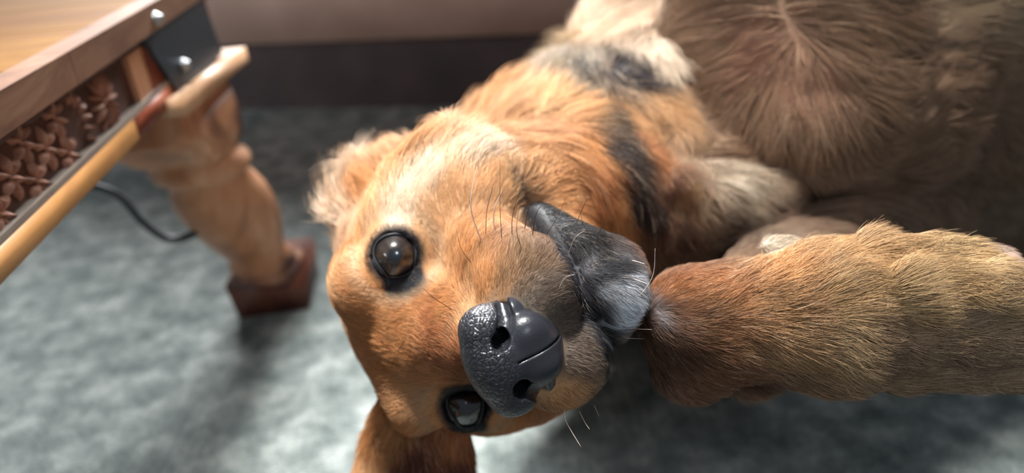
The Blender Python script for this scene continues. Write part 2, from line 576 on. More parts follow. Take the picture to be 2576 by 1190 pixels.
def field(p):
    p = f32(p)
    # ---------------- head
    def hc(a, b, ra, rb): return d_cone(p, W(*a), W(*b), ra * cm, rb * cm)
    def he(c, r, rotx=0.0): return d_ell(p, W(*c), HA, [q * cm for q in r])
    d = he((-4.9, 0.4, -0.2), (6.0, 5.0, 4.1))
    for s in (-1, 1):
        d = smin(d, he((-2.5, s * 3.7, -0.9), (2.9, 2.3, 2.4)), 1.8 * cm)
        d = smin(d, he((-1.5, s * 2.7, 1.9), (2.1, 1.8, 1.5)), 1.4 * cm)
        d = smin(d, he((-3.8, s * 4.1, -2.9), (4.2, 2.9, 3.7)), 2.0 * cm)
    d = smin(d, hc((-1.8, 0, 0.0), (2.6, 0, -1.7), 3.0, 1.75), 1.8 * cm)
    d = smin(d, hc((1.8, 0, -2.3), (6.35, 0, -3.1), 1.9, 1.60), 1.2 * cm)
    for s in (-1, 1):
        d = smin(d, hc((1.2, s * 2.3, -3.6), (5.0, s * 1.55, -4.3), 1.75, 1.80), 1.3 * cm)
        d = smin(d, hc((5.0, s * 1.50, -4.5), (6.0, s * 1.20, -4.8), 1.55, 1.25), 0.7 * cm)
    # mouth gap: lower jaw joined with a small radius so that a crease stays
    j = hc((-2.0, 0, -5.6), (3.4, 0, -7.1), 2.5, 1.55)
    j = smin(j, hc((3.0, 0, -7.3), (4.9, 0, -7.0), 1.6, 1.2), 1.2 * cm)
    for s in (-1, 1):
        j = smin(j, hc((0.4, s * 2.55, -6.2), (3.6, s * 1.25, -6.8), .75, 1.15), 0.9 * cm)
    d = smin(d, j, 0.35 * cm)
    for s in (-1, 1):
        d = smax(d, -d_cone(p, W(0.9, s * 3.9, -6.0), W(4.2, s * 3.1, -6.1), 0.35 * cm, 0.30 * cm), 0.3 * cm)
        d = smax(d, -d_cone(p, W(4.2, s * 3.1, -6.0), W(7.0, s * 1.3, -6.15), 0.30 * cm, 0.25 * cm), 0.3 * cm)
    # hollow behind the nose leather
    d = smax(d, -he((6.9, 0, -2.85), (1.30, 1.75, 1.50)), .1 * cm)
    # eye sockets
    for k in range(2):
        lid = np.linalg.norm(p - f32(eyeC[k]), axis=1) - 1.30 * cm
        front = (p - f32(eyeC[k])) @ f32(eyeG[k]) - 0.54 * cm
        d = smin(d, smax(lid, front, 0.25 * cm), 0.7 * cm)
        d = smax(d, -(np.linalg.norm(p - f32(eyeC[k] + eyeG[k] * 0.16 * cm), axis=1) - 1.00 * cm), 0.12 * cm)
    # ears: folded back (upper) and lying on the floor (lower)
    def pc(a, b, ra, rb): return d_cone(p, a, b, ra, rb)
    d = smin(d, d_ell(p, P(1000, 540, .398), CAX, (.026, .026, .015)), .014)
    d = smin(d, d_ell(p, P(1035, 480, .408), CAX, (.030, .020, .016)), .014)
    ea = P(960, 1040, .375); eb = P(1060, 1250, .36)
    d = smin(d, d_ell(p, P(1052, 1170, .368), CAX, (.027, .046, .013)), .016)
    # ---------------- neck and body
    nk = pc(W(-7.0, -0.0, -1.6), P(1500, 450, .47), .055, .062)
    nk = smin(nk, pc(P(1380, 485, .45), P(1790, 235, .56), .060, .084), .03)
    nk = smin(nk, pc(P(1620, 120, .55), P(1790, -20, .60), .034, .06), .03)
    nk = smin(nk, pc(P(1520, 560, .42), P(1760, 520, .46), .036, .05), .03)
    nk = smin(nk, pc(W(-3.0, -3.9, -4.2), P(1490, 490, .405), .026, .034), .03)
    d = smin(d, nk, .026)
    # unseen masses added to block light behind and below the head, down to floor
    d = smin(d, pc((.03, .62, .072), (.42, .76, .10), .075, .10), .02)
    d = smin(d, pc(P(1050, 1300, .368), P(1050, 1300, .368) * np.array([1, 1, 0]) + np.array([.0, .01, .02]), .020, .016), .01)
    body = pc(P(1820, 260, .60), P(2350, 180, .74), .130, .165)
    body = smin(body, pc(P(2300, 190, .74), P(3300, 330, 1.0), .165, .17), .05)
    body = smin(body, pc(P(2300, 420, .80), P(3200, 560, 1.0), .10, .10), .05)
    d = smin(d, body, .03)
    # ridge of the throat and dewclaw bump
    d = smin(d, pc(P(1755, 500, .405), P(1700, 455, .395), .010, .0065), .012)
    # near foreleg held up out of the picture
    d = smin(d, pc(P(2010, 230, .46), P(1960, -420, .44), .060, .058), .03)
    d = smin(d, pc(P(1862, 285, .47), P(1875, -120, .46), .041, .044), .022)
    d = smin(d, pc(P(2180, 250, .50), P(2300, -200, .52), .062, .075), .04)
    # lower foreleg: elbow behind, wrist at the left, paw to the right
    d = smin(d, pc(P(2250, 540, .62), P(1800, 850, .345), .050, .024), .02)
    paw = pc(P(1730, 800, .292), P(1800, 820, .296), .0185, .0215)
    paw = smin(paw, pc(P(1800, 815, .296), P(2080, 800, .292), .0215, .0275), .012)
    paw = smin(paw, pc(P(2080, 790, .292), P(2330, 790, .292), .0275, .0250), .012)
    paw = smin(paw, pc(P(1690, 800, .296), P(1740, 900, .300), .0105, .017), .012)
    for (ax_, ay, bx_, by, ad_, r0_, r1_) in ((2180, 660, 2515, 668, .284, .0100, .0072), (2260, 745, 2700, 730, .272, .0115, .0095),
                                             (2280, 840, 2720, 830, .276, .0115, .0095), (2230, 905, 2600, 925, .290, .0105, .0085)):
        paw = smin(paw, pc(P(ax_, ay, ad_), P(bx_, by, ad_ + .002), r0_, r1_), .0045)
    paw = smin(paw, d_ell(p, P(1965, 622, .305), CAX, (.0085, .0042, .006)), .004)
    paw = smin(paw, d_ell(p, P(1890, 965, .315), CAX, (.0085, .006, .006)), .004)
    d = smin(d, paw, .006)
    return d


# ---- polygonise (surface nets on a rectilinear grid, evaluated only near the surface)
def axis(segs):
    out = [segs[0][0]]
    for a, b_, h in segs:
        n_ = max(1, int(round((b_ - a) / h)))
        out += list(a + (b_ - a) * (np.arange(1, n_ + 1)) / n_)
    return np.array(out)


FINE = .0017
gx = axis([(-.20, -.125, .0035), (-.125, .20, FINE), (.20, .36, .0045), (.36, 1.30, .009)])
gy = axis([(.10, .165, .0035), (.165, .36, FINE), (.36, .62, .0045), (.62, 1.25, .009)])
gz = axis([(-.02, .09, .0045), (.09, .17, .0035), (.17, .345, FINE), (.345, .62, .0045)])
nx, ny, nz = len(gx), len(gy), len(gz)
S = 6
cx_, cy_, cz_ = [np.arange(0, n_ + S, S).clip(0, n_ - 1) for n_ in (nx, ny, nz)]
cx_, cy_, cz_ = np.unique(cx_), np.unique(cy_), np.unique(cz_)
CX, CY, CZ = np.meshgrid(gx[cx_], gy[cy_], gz[cz_], indexing='ij')
cf = field(np.stack([CX.ravel(), CY.ravel(), CZ.ravel()], -1)).reshape(CX.shape)
G = np.empty((nx, ny, nz), np.float32)
need = np.zeros((nx, ny, nz), bool)
for i in range(len(cx_) - 1):
    dx = gx[cx_[i + 1]] - gx[cx_[i]]
    for j in range(len(cy_) - 1):
        dy = gy[cy_[j + 1]] - gy[cy_[j]]
        for k in range(len(cz_) - 1):
            dz = gz[cz_[k + 1]] - gz[cz_[k]]
            c8 = cf[i:i + 2, j:j + 2, k:k + 2]
            diag = math.sqrt(dx * dx + dy * dy + dz * dz) * 0.75 + .003
            sl = (slice(cx_[i], cx_[i + 1] + 1), slice(cy_[j], cy_[j + 1] + 1), slice(cz_[k], cz_[k + 1] + 1))
            m = float(c8.min()); M_ = float(c8.max())
            G[sl] = np.where(need[sl], G[sl], c8.mean())
            if m < diag and M_ > -diag:
                need[sl] = True
ii = np.nonzero(need)
pp = np.stack([gx[ii[0]], gy[ii[1]], gz[ii[2]]], -1)
vals = np.concatenate([field(pp[a:a + 400000]) for a in range(0, len(pp), 400000)])
G[ii] = vals
print('grid', G.shape, 'eval', len(pp))


def surface_nets(G, gx, gy, gz, need):
    ins = G < 0
    act = np.zeros((G.shape[0] - 1, G.shape[1] - 1, G.shape[2] - 1), np.int8)
    for a in (0, 1):
        for b in (0, 1):
            for c in (0, 1):
                act += ins[a:a + act.shape[0], b:b + act.shape[1], c:c + act.shape[2]]
    cell = (act > 0) & (act < 8) & need[:-1, :-1, :-1] & need[1:, 1:, 1:]
    ci = np.stack(np.nonzero(cell), -1)
    idx = np.full(act.shape, -1, np.int64); idx[tuple(ci.T)] = np.arange(len(ci))
    gp = [gx, gy, gz]
    acc = np.zeros((len(ci), 3)); cnt = np.zeros(len(ci))
    corners = [(a, b, c) for a in (0, 1) for b in (0, 1) for c in (0, 1)]
    for A_ in corners:
        for ax in range(3):
            if A_[ax] == 0:
                B_ = list(A_); B_[ax] = 1
                ia = ci + A_; ib = ci + B_
                va = G[tuple(ia.T)]; vb = G[tuple(ib.T)]
                cr = (va < 0) != (vb < 0)
                t = np.where(cr, va / np.where(cr, va - vb, 1), 0)
                pa = np.stack([gp[q][ia[:, q]] for q in range(3)], -1)
                pb = np.stack([gp[q][ib[:, q]] for q in range(3)], -1)
                acc += np.where(cr[:, None], pa + (pb - pa) * t[:, None], 0); cnt += cr
    verts = acc / cnt[:, None]
    faces = []
    for ax in range(3):
        o1, o2 = [(1, 2), (2, 0), (0, 1)][ax]
        sl0 = [slice(1, None)] * 3; sl1 = [slice(1, None)] * 3
        sl0[ax] = slice(0, -1); sl1[ax] = slice(1, None)
        lo = ins[tuple(sl0)]; hi = ins[tuple(sl1)]
        e = np.stack(np.nonzero(lo != hi), -1)
        base = e + 1; base[:, ax] -= 1
        ok = np.ones(len(e), bool)
        for q in range(3):
            ok &= base[:, q] < act.shape[q]
        e = e[ok]; base = base[ok]
        flip = lo[tuple(e.T)]
        d1 = np.zeros(3, int); d1[o1] = 1; d2 = np.zeros(3, int); d2[o2] = 1
        q = np.stack([idx[tuple(base.T)], idx[tuple((base - d1).T)], idx[tuple((base - d1 - d2).T)], idx[tuple((base - d2).T)]], -1)
        good = (q >= 0).all(1)
        q = q[good]; fl = flip[good]
        q[~fl] = q[~fl][:, ::-1]
        faces.append(q)
    return verts, np.concatenate(faces)


def fast_mesh(name, verts, faces, mat):
    me = bpy.data.meshes.new(name)
    me.vertices.add(len(verts)); me.vertices.foreach_set('co', verts.astype(np.float32).ravel())
    me.loops.add(faces.size); me.loops.foreach_set('vertex_index', faces.astype(np.int32).ravel())
    me.polygons.add(len(faces))
    me.polygons.foreach_set('loop_start', np.arange(0, faces.size, 4, dtype=np.int32))
    me.polygons.foreach_set('loop_total', np.full(len(faces), 4, np.int32))
    me.polygons.foreach_set('use_smooth', np.ones(len(faces), bool))
    me.materials.append(mat)
    me.update(calc_edges=True); me.validate()
    return me


bv, bf = surface_nets(G, gx, gy, gz, need)
bv[:, 2] = np.maximum(bv[:, 2], 0.0005)
print('body verts', len(bv), 'faces', len(bf))


def grad_normals(p):
    e = 0.0008
    g = np.stack([field(p + np.eye(3)[k] * e) - field(p - np.eye(3)[k] * e) for k in range(3)], -1)
    return g / (np.linalg.norm(g, axis=1, keepdims=True) + 1e-12)


# ---- coat guides: (px, py, dir x, dir y in the picture, length cm, lift, colour)
TAN = (200, 140, 88); LT = (218, 166, 116); PALE = (238, 212, 182); RED = (180, 116, 74); DRK = (60, 50, 46); BLK = (34, 32, 34)
GRY = (120, 112, 108); BRN = (160, 124, 92); WHT = (214, 216, 220)
SHD = (134, 106, 84)  # tan darkened to paint in the shade on near foreleg and chest
G_ = [
    # forehead and cheeks (hair runs from the nose back over the head)
    (1150, 880, -1, .0, .32, .22, RED), (1080, 850, -1, -.1, .35, .22, RED), (1000, 850, -1, 0, .4, .22, TAN), (900, 800, -1, 0, .5, .22, TAN),
    (840, 720, -.6, -.6, .6, .25, LT), (860, 620, -.5, -.8, .6, .25, TAN), (900, 700, -.9, -.2, .5, .22, TAN), (1080, 770, -.8, -.3, .35, .2, RED), (1100, 760, -.8, -.3, .45, .2, TAN),
    (1100, 640, -.2, -.9, .5, .2, LT), (1080, 560, -.2, -1, .6, .2, LT), (1000, 530, -.2, -1, .8, .25, PALE), (920, 560, -.5, -.8, .9, .3, LT),
    (1050, 450, .1, -1, .9, .25, PALE), (1200, 380, .5, -.8, 1.2, .3, PALE), (1150, 480, .1, -1, .8, .2, LT), (1250, 450, .4, -.9, .8, .2, LT),  # PALE brow and cheek also carry the bright highlight in their colour
    (1200, 560, 0, -1, .5, .2, TAN), (1150, 640, -.2, -1, .45, .2, TAN), (1330, 400, .7, -.6, 1.2, .3, LT), (1420, 470, .8, -.3, 1.3, .3, LT),
    (1500, 540, .8, .2, 1.2, .3, TAN), (960, 920, -1, .3, .6, .25, TAN), (1020, 1000, -1, .2, .6, .25, LT), (930, 1020, -.7, .7, .8, .3, TAN),
    (1080, 1080, -.6, .8, .7, .25, TAN), (1150, 1110, -.2, 1, .7, .25, RED), (1260, 1080, .1, 1, .6, .25, TAN), (1330, 1090, .3, 1, .7, .25, RED),
    # muzzle
    (1240, 620, 0, -1, .45, .25, (172, 124, 84)), (1300, 600, .1, -1, .42, .3, BRN), (1380, 640, .5, -.9, .42, .3, (126, 98, 74)), (1320, 650, .3, -1, .42, .3, (134, 104, 76)), (1250, 700, 0, -1, .4, .25, (152, 112, 76)), (1280, 660, 0, -1, .4, .25, (150, 112, 78)),
    (1330, 700, .5, -.8, .4, .3, (112, 90, 70)), (1400, 740, .9, -.4, .4, .35, (112, 96, 82)), (1440, 850, 1, 0, .4, .4, (118, 102, 88)), (1200, 690, -.3, -1, .4, .25, TAN),
    (1160, 800, -.9, -.5, .35, .3, LT), (1480, 900, .9, .3, .4, .35, (120, 104, 90)), (1520, 960, .8, .6, .4, .3, (140, 114, 94)),
    (1420, 1000, .5, .9, .4, .3, LT), (1220, 740, -.1, -1, .3, .3, BRN), (1300, 740, .3, -1, .3, .3, (92, 84, 76)), (1370, 790, .6, -.6, .3, .3, (92, 84, 76)), (1340, 745, .4, -.8, .3, .3, (96, 86, 76)),
    # lip and chin
    (1350, 500, .5, .7, .3, .2, BLK), (1430, 540, .6, .6, .35, .2, (50, 46, 46)), (1500, 600, .7, .6, .4, .25, DRK), (1470, 660, .6, .8, .2, .2, (72, 72, 78)),
    (1540, 660, .7, .5, .5, .3, (84, 78, 78)), (1580, 715, .9, .4, .7, .35, (120, 118, 120)), (1540, 780, .9, .5, .7, .4, (130, 130, 134)), (1590, 800, .9, .5, .8, .4, (190, 192, 196)), (1580, 760, .9, .3, .8, .4, (170, 170, 174)),
    (1500, 760, .8, .6, .5, .35, (80, 80, 86)), (1520, 840, .8, .6, .5, .35, (96, 96, 100)), (1460, 720, .5, .7, .2, .2, BLK),
    # neck
    (1120, 340, -.3, -1, 2.2, .5, LT), (1250, 260, 0, -1, 2.4, .5, (214, 162, 112)), (1350, 280, .2, -1, 2.4, .5, (232, 188, 138)), (1400, 210, -.2, -1, 2.6, .55, (150, 134, 112)),
    (1430, 300, .6, -.7, 2.2, .4, (218, 166, 114)), (1450, 120, -.6, -.8, 2.4, .5, (180, 150, 110)), (1500, 140, .1, .9, 2.2, .4, DRK), (1580, 170, .1, .9, 2.2, .4, (70, 56, 48)),
    (1600, 60, -.2, 1, 2.6, .4, PALE), (1500, 60, -.6, -.8, 2.4, .5, PALE), (1650, 120, .2, 1, 2.4, .4, PALE), (1560, 260, .6, .6, 2.0, .35, LT),
    (1480, 220, -.3, -.8, 1.8, .5, (170, 160, 145)), (1500, 320, .5, .8, 1.8, .35, (92, 74, 60)), (1560, 400, .5, .9, 1.8, .35, (66, 52, 46)), (1610, 470, .4, .9, 1.6, .35, (60, 46, 42)),
    (1460, 350, .5, .9, 1.6, .3, TAN), (1500, 450, .5, .9, 1.6, .3, RED), (1560, 530, .6, .7, 1.6, .3, TAN), (1620, 350, .3, .9, 1.8, .35, RED),
    (1640, 220, .8, .6, 2.0, .35, LT), (1650, 600, .3, .9, 1.6, .3, (92, 64, 52)), (1720, 560, .8, .5, 1.6, .3, (84, 62, 52)), (1800, 600, .9, .2, 1.8, .3, (96, 76, 64)),
    # ears
    (850, 450, -1, -.45, 2.4, .5, PALE), (890, 410, -.8, -.8, 2.2, .6, PALE), (950, 400, -.4, -1, 1.8, .5, LT), (1040, 380, -.1, -1, 1.8, .5, LT),
    (840, 560, -1, -.35, 2.2, .55, PALE), (860, 500, -1, -.5, 2.6, .55, PALE), (920, 480, -.7, -.7, 1.8, .35, TAN), (980, 450, -.4, -.9, 1.6, .35, TAN),
    (940, 1080, -.3, 1, 1.6, .35, TAN), (920, 1150, -.2, 1, 1.8, .35, LT), (1050, 1140, .2, 1, 1.0, .25, (98, 56, 46)), (1150, 1160, .4, .9, 1.0, .25, (92, 54, 46)),
    # near foreleg and chest: hair radiates from a whorl; shade is in the colours
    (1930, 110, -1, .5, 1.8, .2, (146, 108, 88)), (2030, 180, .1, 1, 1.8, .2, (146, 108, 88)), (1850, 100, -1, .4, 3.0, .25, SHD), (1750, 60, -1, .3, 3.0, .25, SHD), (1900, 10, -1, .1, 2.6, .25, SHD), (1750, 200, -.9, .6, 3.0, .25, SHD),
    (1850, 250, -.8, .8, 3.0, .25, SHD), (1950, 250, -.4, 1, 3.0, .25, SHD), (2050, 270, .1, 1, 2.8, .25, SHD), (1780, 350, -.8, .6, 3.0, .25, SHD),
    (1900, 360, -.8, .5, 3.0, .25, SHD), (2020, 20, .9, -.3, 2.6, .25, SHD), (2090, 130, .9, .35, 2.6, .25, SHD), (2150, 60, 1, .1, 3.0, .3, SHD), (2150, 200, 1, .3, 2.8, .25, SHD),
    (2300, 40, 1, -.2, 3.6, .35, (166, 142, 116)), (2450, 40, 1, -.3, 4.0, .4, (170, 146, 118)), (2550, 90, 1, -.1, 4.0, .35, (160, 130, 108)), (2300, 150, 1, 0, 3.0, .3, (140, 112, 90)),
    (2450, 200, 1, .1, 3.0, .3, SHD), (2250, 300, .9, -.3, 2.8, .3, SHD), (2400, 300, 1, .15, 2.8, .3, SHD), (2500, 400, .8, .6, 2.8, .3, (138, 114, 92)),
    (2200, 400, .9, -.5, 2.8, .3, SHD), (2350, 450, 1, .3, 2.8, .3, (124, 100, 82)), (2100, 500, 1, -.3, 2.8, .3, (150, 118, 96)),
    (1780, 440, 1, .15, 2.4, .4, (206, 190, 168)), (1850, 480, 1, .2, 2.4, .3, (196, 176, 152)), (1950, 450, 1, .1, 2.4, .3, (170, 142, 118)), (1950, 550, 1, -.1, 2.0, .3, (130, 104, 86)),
    (1700, 450, .2, 1, .8, .3, (120, 84, 66)), (1745, 480, .3, 1, .5, .3, BRN), (2200, 550, 1, .1, 2.2, .3, (110, 92, 80)), (2450, 540, 1, .4, 2.4, .3, (130, 112, 94)),
    # paw: lit top and shaded lower side are put into the colours
    (1650, 775, .8, -.2, .5, .25, (128, 88, 60)), (1645, 805, .9, 0, .5, .25, (96, 70, 54)), (1640, 850, .9, .2, .5, .25, (96, 70, 54)), (1640, 740, .7, -.5, .5, .25, (180, 112, 62)), (1700, 720, 1, -.3, .7, .25, (192, 124, 72)), (1660, 820, .9, .1, .5, .25, (98, 70, 54)), (1700, 900, .8, .4, .6, .25, (130, 90, 66)),
    (1800, 720, 1, -.35, .9, .25, (196, 132, 82)), (1800, 820, 1, 0, .9, .25, (160, 112, 76)), (1800, 930, 1, .3, .8, .25, (158, 114, 82)), (1950, 680, 1, -.35, 1.1, .3, (212, 156, 104)),
    (1950, 770, 1, -.2, 1.2, .3, (198, 150, 104)), (1950, 860, 1, .2, 1.3, .3, (196, 156, 114)), (1950, 950, 1, .25, 1.0, .25, (160, 126, 98)), (2060, 640, 1, -.1, 1.0, .3, (218, 172, 122)),
    (2080, 740, 1, -.4, 1.4, .3, (214, 172, 122)), (2100, 860, 1, .3, 1.3, .3, (200, 168, 126)), (2200, 660, 1, .05, 1.2, .3, (220, 178, 128)), (2230, 740, 1, -.15, 1.5, .35, (222, 184, 134)),
    (2230, 820, 1, .1, 1.2, .25, (178, 148, 118)), (2250, 920, 1, .2, 1.0, .25, (164, 136, 110)), (2400, 620, 1, .2, 1.2, .35, (224, 190, 142)), (2400, 720, 1, -.05, 1.4, .3, (224, 184, 132)),
    (2400, 800, 1, -.1, 1.2, .25, (182, 154, 124)), (2400, 930, 1, .1, 1.0, .25, (160, 134, 110)), (2530, 640, 1, .5, .3, .2, (200, 176, 160)), (2550, 740, 1, .1, 1.4, .3, (226, 188, 138)),
    (2550, 880, 1, .1, 1.2, .25, (170, 146, 118)), (1970, 607, 1, -.05, .5, .3, (205, 188, 165)), (1890, 975, .8, .4, .4, .3, (90, 62, 50)),
]


def project_np(q):
    v = q - CAM
    d = v @ FW
    return np.stack([1288 + FPX * (v @ RT) / d, 595 - FPX * (v @ UP) / d, d], -1)


pv = project_np(bv)
gp_, gd_, gl_, gf_, gc_ = [], [], [], [], []
for (x, y, dx, dy, ln, lift, colr_) in G_:
    dd = (pv[:, 0] - x) ** 2 + (pv[:, 1] - y) ** 2
    near = np.nonzero(dd < 14 ** 2)[0]
    if len(near) == 0:
        near = np.array([np.argmin(dd)])
    k = near[np.argmin(pv[near, 2])]
    gp_.append(bv[k]); v = RT * dx - UP * dy; gd_.append(v / np.linalg.norm(v))
    gl_.append(ln * cm); gf_.append(lift)
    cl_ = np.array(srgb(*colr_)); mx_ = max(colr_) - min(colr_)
    if mx_ > 28 and colr_[0] > 100:            # calibrate the tan range of the coat; paw carries shade, less on top
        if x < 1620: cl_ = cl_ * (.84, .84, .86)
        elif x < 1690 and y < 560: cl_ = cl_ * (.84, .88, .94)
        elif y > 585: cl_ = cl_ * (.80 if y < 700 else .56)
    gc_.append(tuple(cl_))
gp_, gd_, gl_, gf_, gc_ = map(np.array, (gp_, gd_, gl_, gf_, gc_))


def on_body(x, y):
    dd = (pv[:, 0] - x) ** 2 + (pv[:, 1] - y) ** 2
    near = np.nonzero(dd < 14 ** 2)[0]
    if len(near) == 0: near = np.array([np.argmin(dd)])
    return bv[near[np.argmin(pv[near, 2])]]


PATCH = [(on_body(1480, 140), on_body(1590, 170), .0115, (50, 44, 46)), (on_body(1490, 270), on_body(1530, 350), .0085, (84, 68, 56)),
         (on_body(1530, 350), on_body(1580, 430), .0080, (60, 50, 46)), (on_body(1580, 430), on_body(1625, 510), .0070, (52, 42, 40)),
         (on_body(1375, 530), on_body(1430, 560), .0052, (26, 24, 26)), (on_body(1450, 575), on_body(1510, 650), .0085, (34, 31, 32)),
         (on_body(1500, 680), on_body(1490, 800), .0075, (44, 43, 47)), (on_body(1568, 760), on_body(1560, 815), .0070, (226, 230, 236))]


def guide(p, power=1.9):
    out_d = np.zeros((len(p), 3)); out_s = np.zeros((len(p), 5))
    for a in range(0, len(p), 20000):
        q = p[a:a + 20000]
        q = q + .004 * np.stack([wav(q, 160, 31), wav(q, 160, 32), wav(q, 160, 33)], -1) * .6
        d2 = ((q[:, None, :] - gp_[None]) ** 2).sum(-1) + 1e-6
        w_ = d2 ** (-power)
        w_ /= w_.sum(1, keepdims=True)
        out_d[a:a + 20000] = w_ @ gd_
        out_s[a:a + 20000, 0] = w_ @ gl_; out_s[a:a + 20000, 1] = w_ @ gf_; out_s[a:a + 20000, 2:] = w_ @ gc_
    return out_d, out_s


def wav(p, f, seed, n=5):
    """cheap smooth noise"""
    r = np.random.default_rng(seed)
    o = np.zeros(len(p))
    for k in range(n):
        kv = r.normal(size=3); kv *= f * (0.6 + 0.8 * r.random()) / np.linalg.norm(kv)
        o += np.sin(p @ kv + r.random() * 6.28)
    return o / n ** 0.5


def smooth(x, a, b):
    t = np.clip((x - a) / (b - a), 0, 1); return t * t * (3 - 2 * t)


def coat_colour(p, base):
    """dark eye rims and lip line on top of the guide colours"""
    L_ = LOC(p)
    c = base.copy()
    dark = np.array(srgb(26, 24, 27))
    for k in range(2):
        rel = p - eyeC[k]
        ax = rel @ eyeG[k]; rad = np.linalg.norm(rel - ax[:, None] * eyeG[k], axis=1) / cm
        an = np.where((np.linalg.norm(rel, axis=1) < 2.4 * cm) & (ax > -0.8 * cm), 1.0, 0)
        inner = (rel @ INN[k]) / cm      # towards the tear duct
        lim = 1.18 + 0.62 * smooth(inner / (rad + .3), .52, .80)
        m = an * (1 - smooth(rad, lim - .12, lim + .22))
        c = c * (1 - m[:, None]) + dark * m[:, None]
        # paler ring round the lid
        m = an * smooth(rad, 1.5, 1.75) * (1 - smooth(rad, 1.9, 2.4)) * 0.45
        c = c * (1 - m[:, None]) + np.array(srgb(176, 150, 122)) * m[:, None]
    # lips
    yy_ = np.abs(L_[:, 1])
    line = np.where(L_[:, 0] < 4.2, 3.9 - (L_[:, 0] - .9) * .24, 3.1 - (L_[:, 0] - 4.2) * .64)
    m = (L_[:, 0] > -0.6) * (L_[:, 0] < 7.5) * (1 - smooth(np.abs(L_[:, 2] + 6.1), .25, .55)) * (yy_ > .4)
    m = m * smooth(yy_, line - 2.2, line - 1.4)
    c = c * (1 - m[:, None]) + np.array(srgb(30, 30, 35)) * m[:, None]
    m = (1 - smooth(np.linalg.norm(L_ - np.array([5.5, .4, -8.0]), axis=1), .9, 2.0)) * smooth(-L_[:, 2], 6.5, 7.2) * (1 - smooth(-L_[:, 2], 8.5, 9.0))
    m = m * np.clip(.62 + .4 * wav(p, 700, 41), 0, .9)
    c = c * (1 - m[:, None]) + np.array(srgb(216, 220, 226)) * m[:, None]
    m = smooth(np.abs(L_[:, 1]), .5, 1.0) * (1 - smooth(L_[:, 0], 2.6, 3.8)) * smooth(L_[:, 0], -.6, .2) * smooth(-L_[:, 2], 5.6, 5.9) * (1 - smooth(-L_[:, 2], 8.2, 9.0)) * .95 * (L_[:, 2] > -9.5)
    c = c * (1 - m[:, None]) + np.array(srgb(20, 19, 21)) * m[:, None]
    # black-tipped patches on the neck
    for (pa_, pb_, w0, col_) in PATCH:
        a_ = p - pa_; ba_ = pb_ - pa_
        t_ = np.clip((a_ @ ba_) / (ba_ @ ba_ + 1e-12), 0, 1)
        dd_ = np.linalg.norm(a_ - t_[:, None] * ba_, axis=1) + .0028 * wav(p, 380, 51)
        m = (1 - smooth(dd_, w0 * .7, w0 * 1.25)) * .92 * (1 - smooth(-L_[:, 2], 8.5, 9.0) * (col_[0] > 200))
        c = c * (1 - m[:, None]) + np.array(srgb(*col_)) * m[:, None]
    return c


# skin material reads the vertex colours
M_skin, nt, b = new_mat('dog_skin')
at = N(nt, 'ShaderNodeAttribute', attribute_name='coat'); nt.links.new(at.outputs['Color'], b.inputs['Base Color'])
b.inputs['Roughness'].default_value = 0.6; b.inputs['Specular IOR Level'].default_value = 0.25
M_hair, nt, b = new_mat('dog_hair')
at = N(nt, 'ShaderNodeAttribute', attribute_name='strand'); nt.links.new(at.outputs['Color'], b.inputs['Base Color'])
b.inputs['Roughness'].default_value = 0.5; b.inputs['Specular IOR Level'].default_value = 0.14
try:
    b.inputs['Sheen Weight'].default_value = 0.0
except Exception:
    pass

dog = props(empty('dog', tuple(P(1500, 500, .45))), 'golden tan dog lying down with its face and black nose close to the camera', 'dog')


def adopt(o):
    o.parent = dog; o.matrix_parent_inverse = Matrix.Translation(-dog.location); return o


bme = fast_mesh('body', bv, bf, M_skin)
body = adopt(link(bpy.data.objects.new('body', bme)))
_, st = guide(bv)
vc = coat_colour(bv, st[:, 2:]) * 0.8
ca_ = bme.color_attributes.new('coat', 'FLOAT_COLOR', 'POINT')
ca_.data.foreach_set('color', np.concatenate([vc, np.ones((len(vc), 1))], 1).astype(np.float32).ravel())

# ---- nose leather: its own fine surface in head coordinates
NC = (7.0, 0.0, -2.75)


def nose_field(q):
    q = f32(q)
    def e(c, r): 
        v = (q - f32(c)); r_ = f32(r)
        k0 = np.linalg.norm(v / r_, axis=1); k1 = np.linalg.norm(v / (r_ * r_), axis=1) + 1e-9
        return k0 * (k0 - 1) / k1
    def cn(a, b_, ra, rb): return d_cone(q, a, b_, ra, rb)
    d = e((6.95, 0, -2.30), (1.28, 1.85, 1.12))
    d = smin(d, e((6.85, 0, -3.45), (1.10, 1.40, 1.25)), .5)
    for s in (-1, 1):
        d = smin(d, e((6.95, s * 1.30, -2.40), (1.02, .76, .92)), .3)      # wings
        d = smin(d, e((7.30, s * .62, -3.55), (.62, .70, .85)), .3)       # lower pads
        d = smin(d, e((6.6, s * 1.35, -3.35), (.75, .55, .70)), .3)
    for s in (-1, 1):
        # nostril: round hole, then a comma slit curling outwards and down
        hole = cn((8.4, s * .90, -2.72), (6.6, s * .92, -2.80), .35, .27)
        hole = smin(hole, cn((8.05, s * 1.06, -2.92), (7.35, s * 1.50, -3.20), .30, .29), .12)
        hole = smin(hole, cn((7.35, s * 1.50, -3.20), (6.6, s * 2.05, -3.32), .29, .20), .10)
        d = smax(d, -hole, .10)
    # middle groove
    g_ = np.maximum(np.maximum(np.abs(q[:, 1]) - .030, q[:, 2] + 2.95), -(d + .16))
    d = smax(d, -g_, .05)
    return d


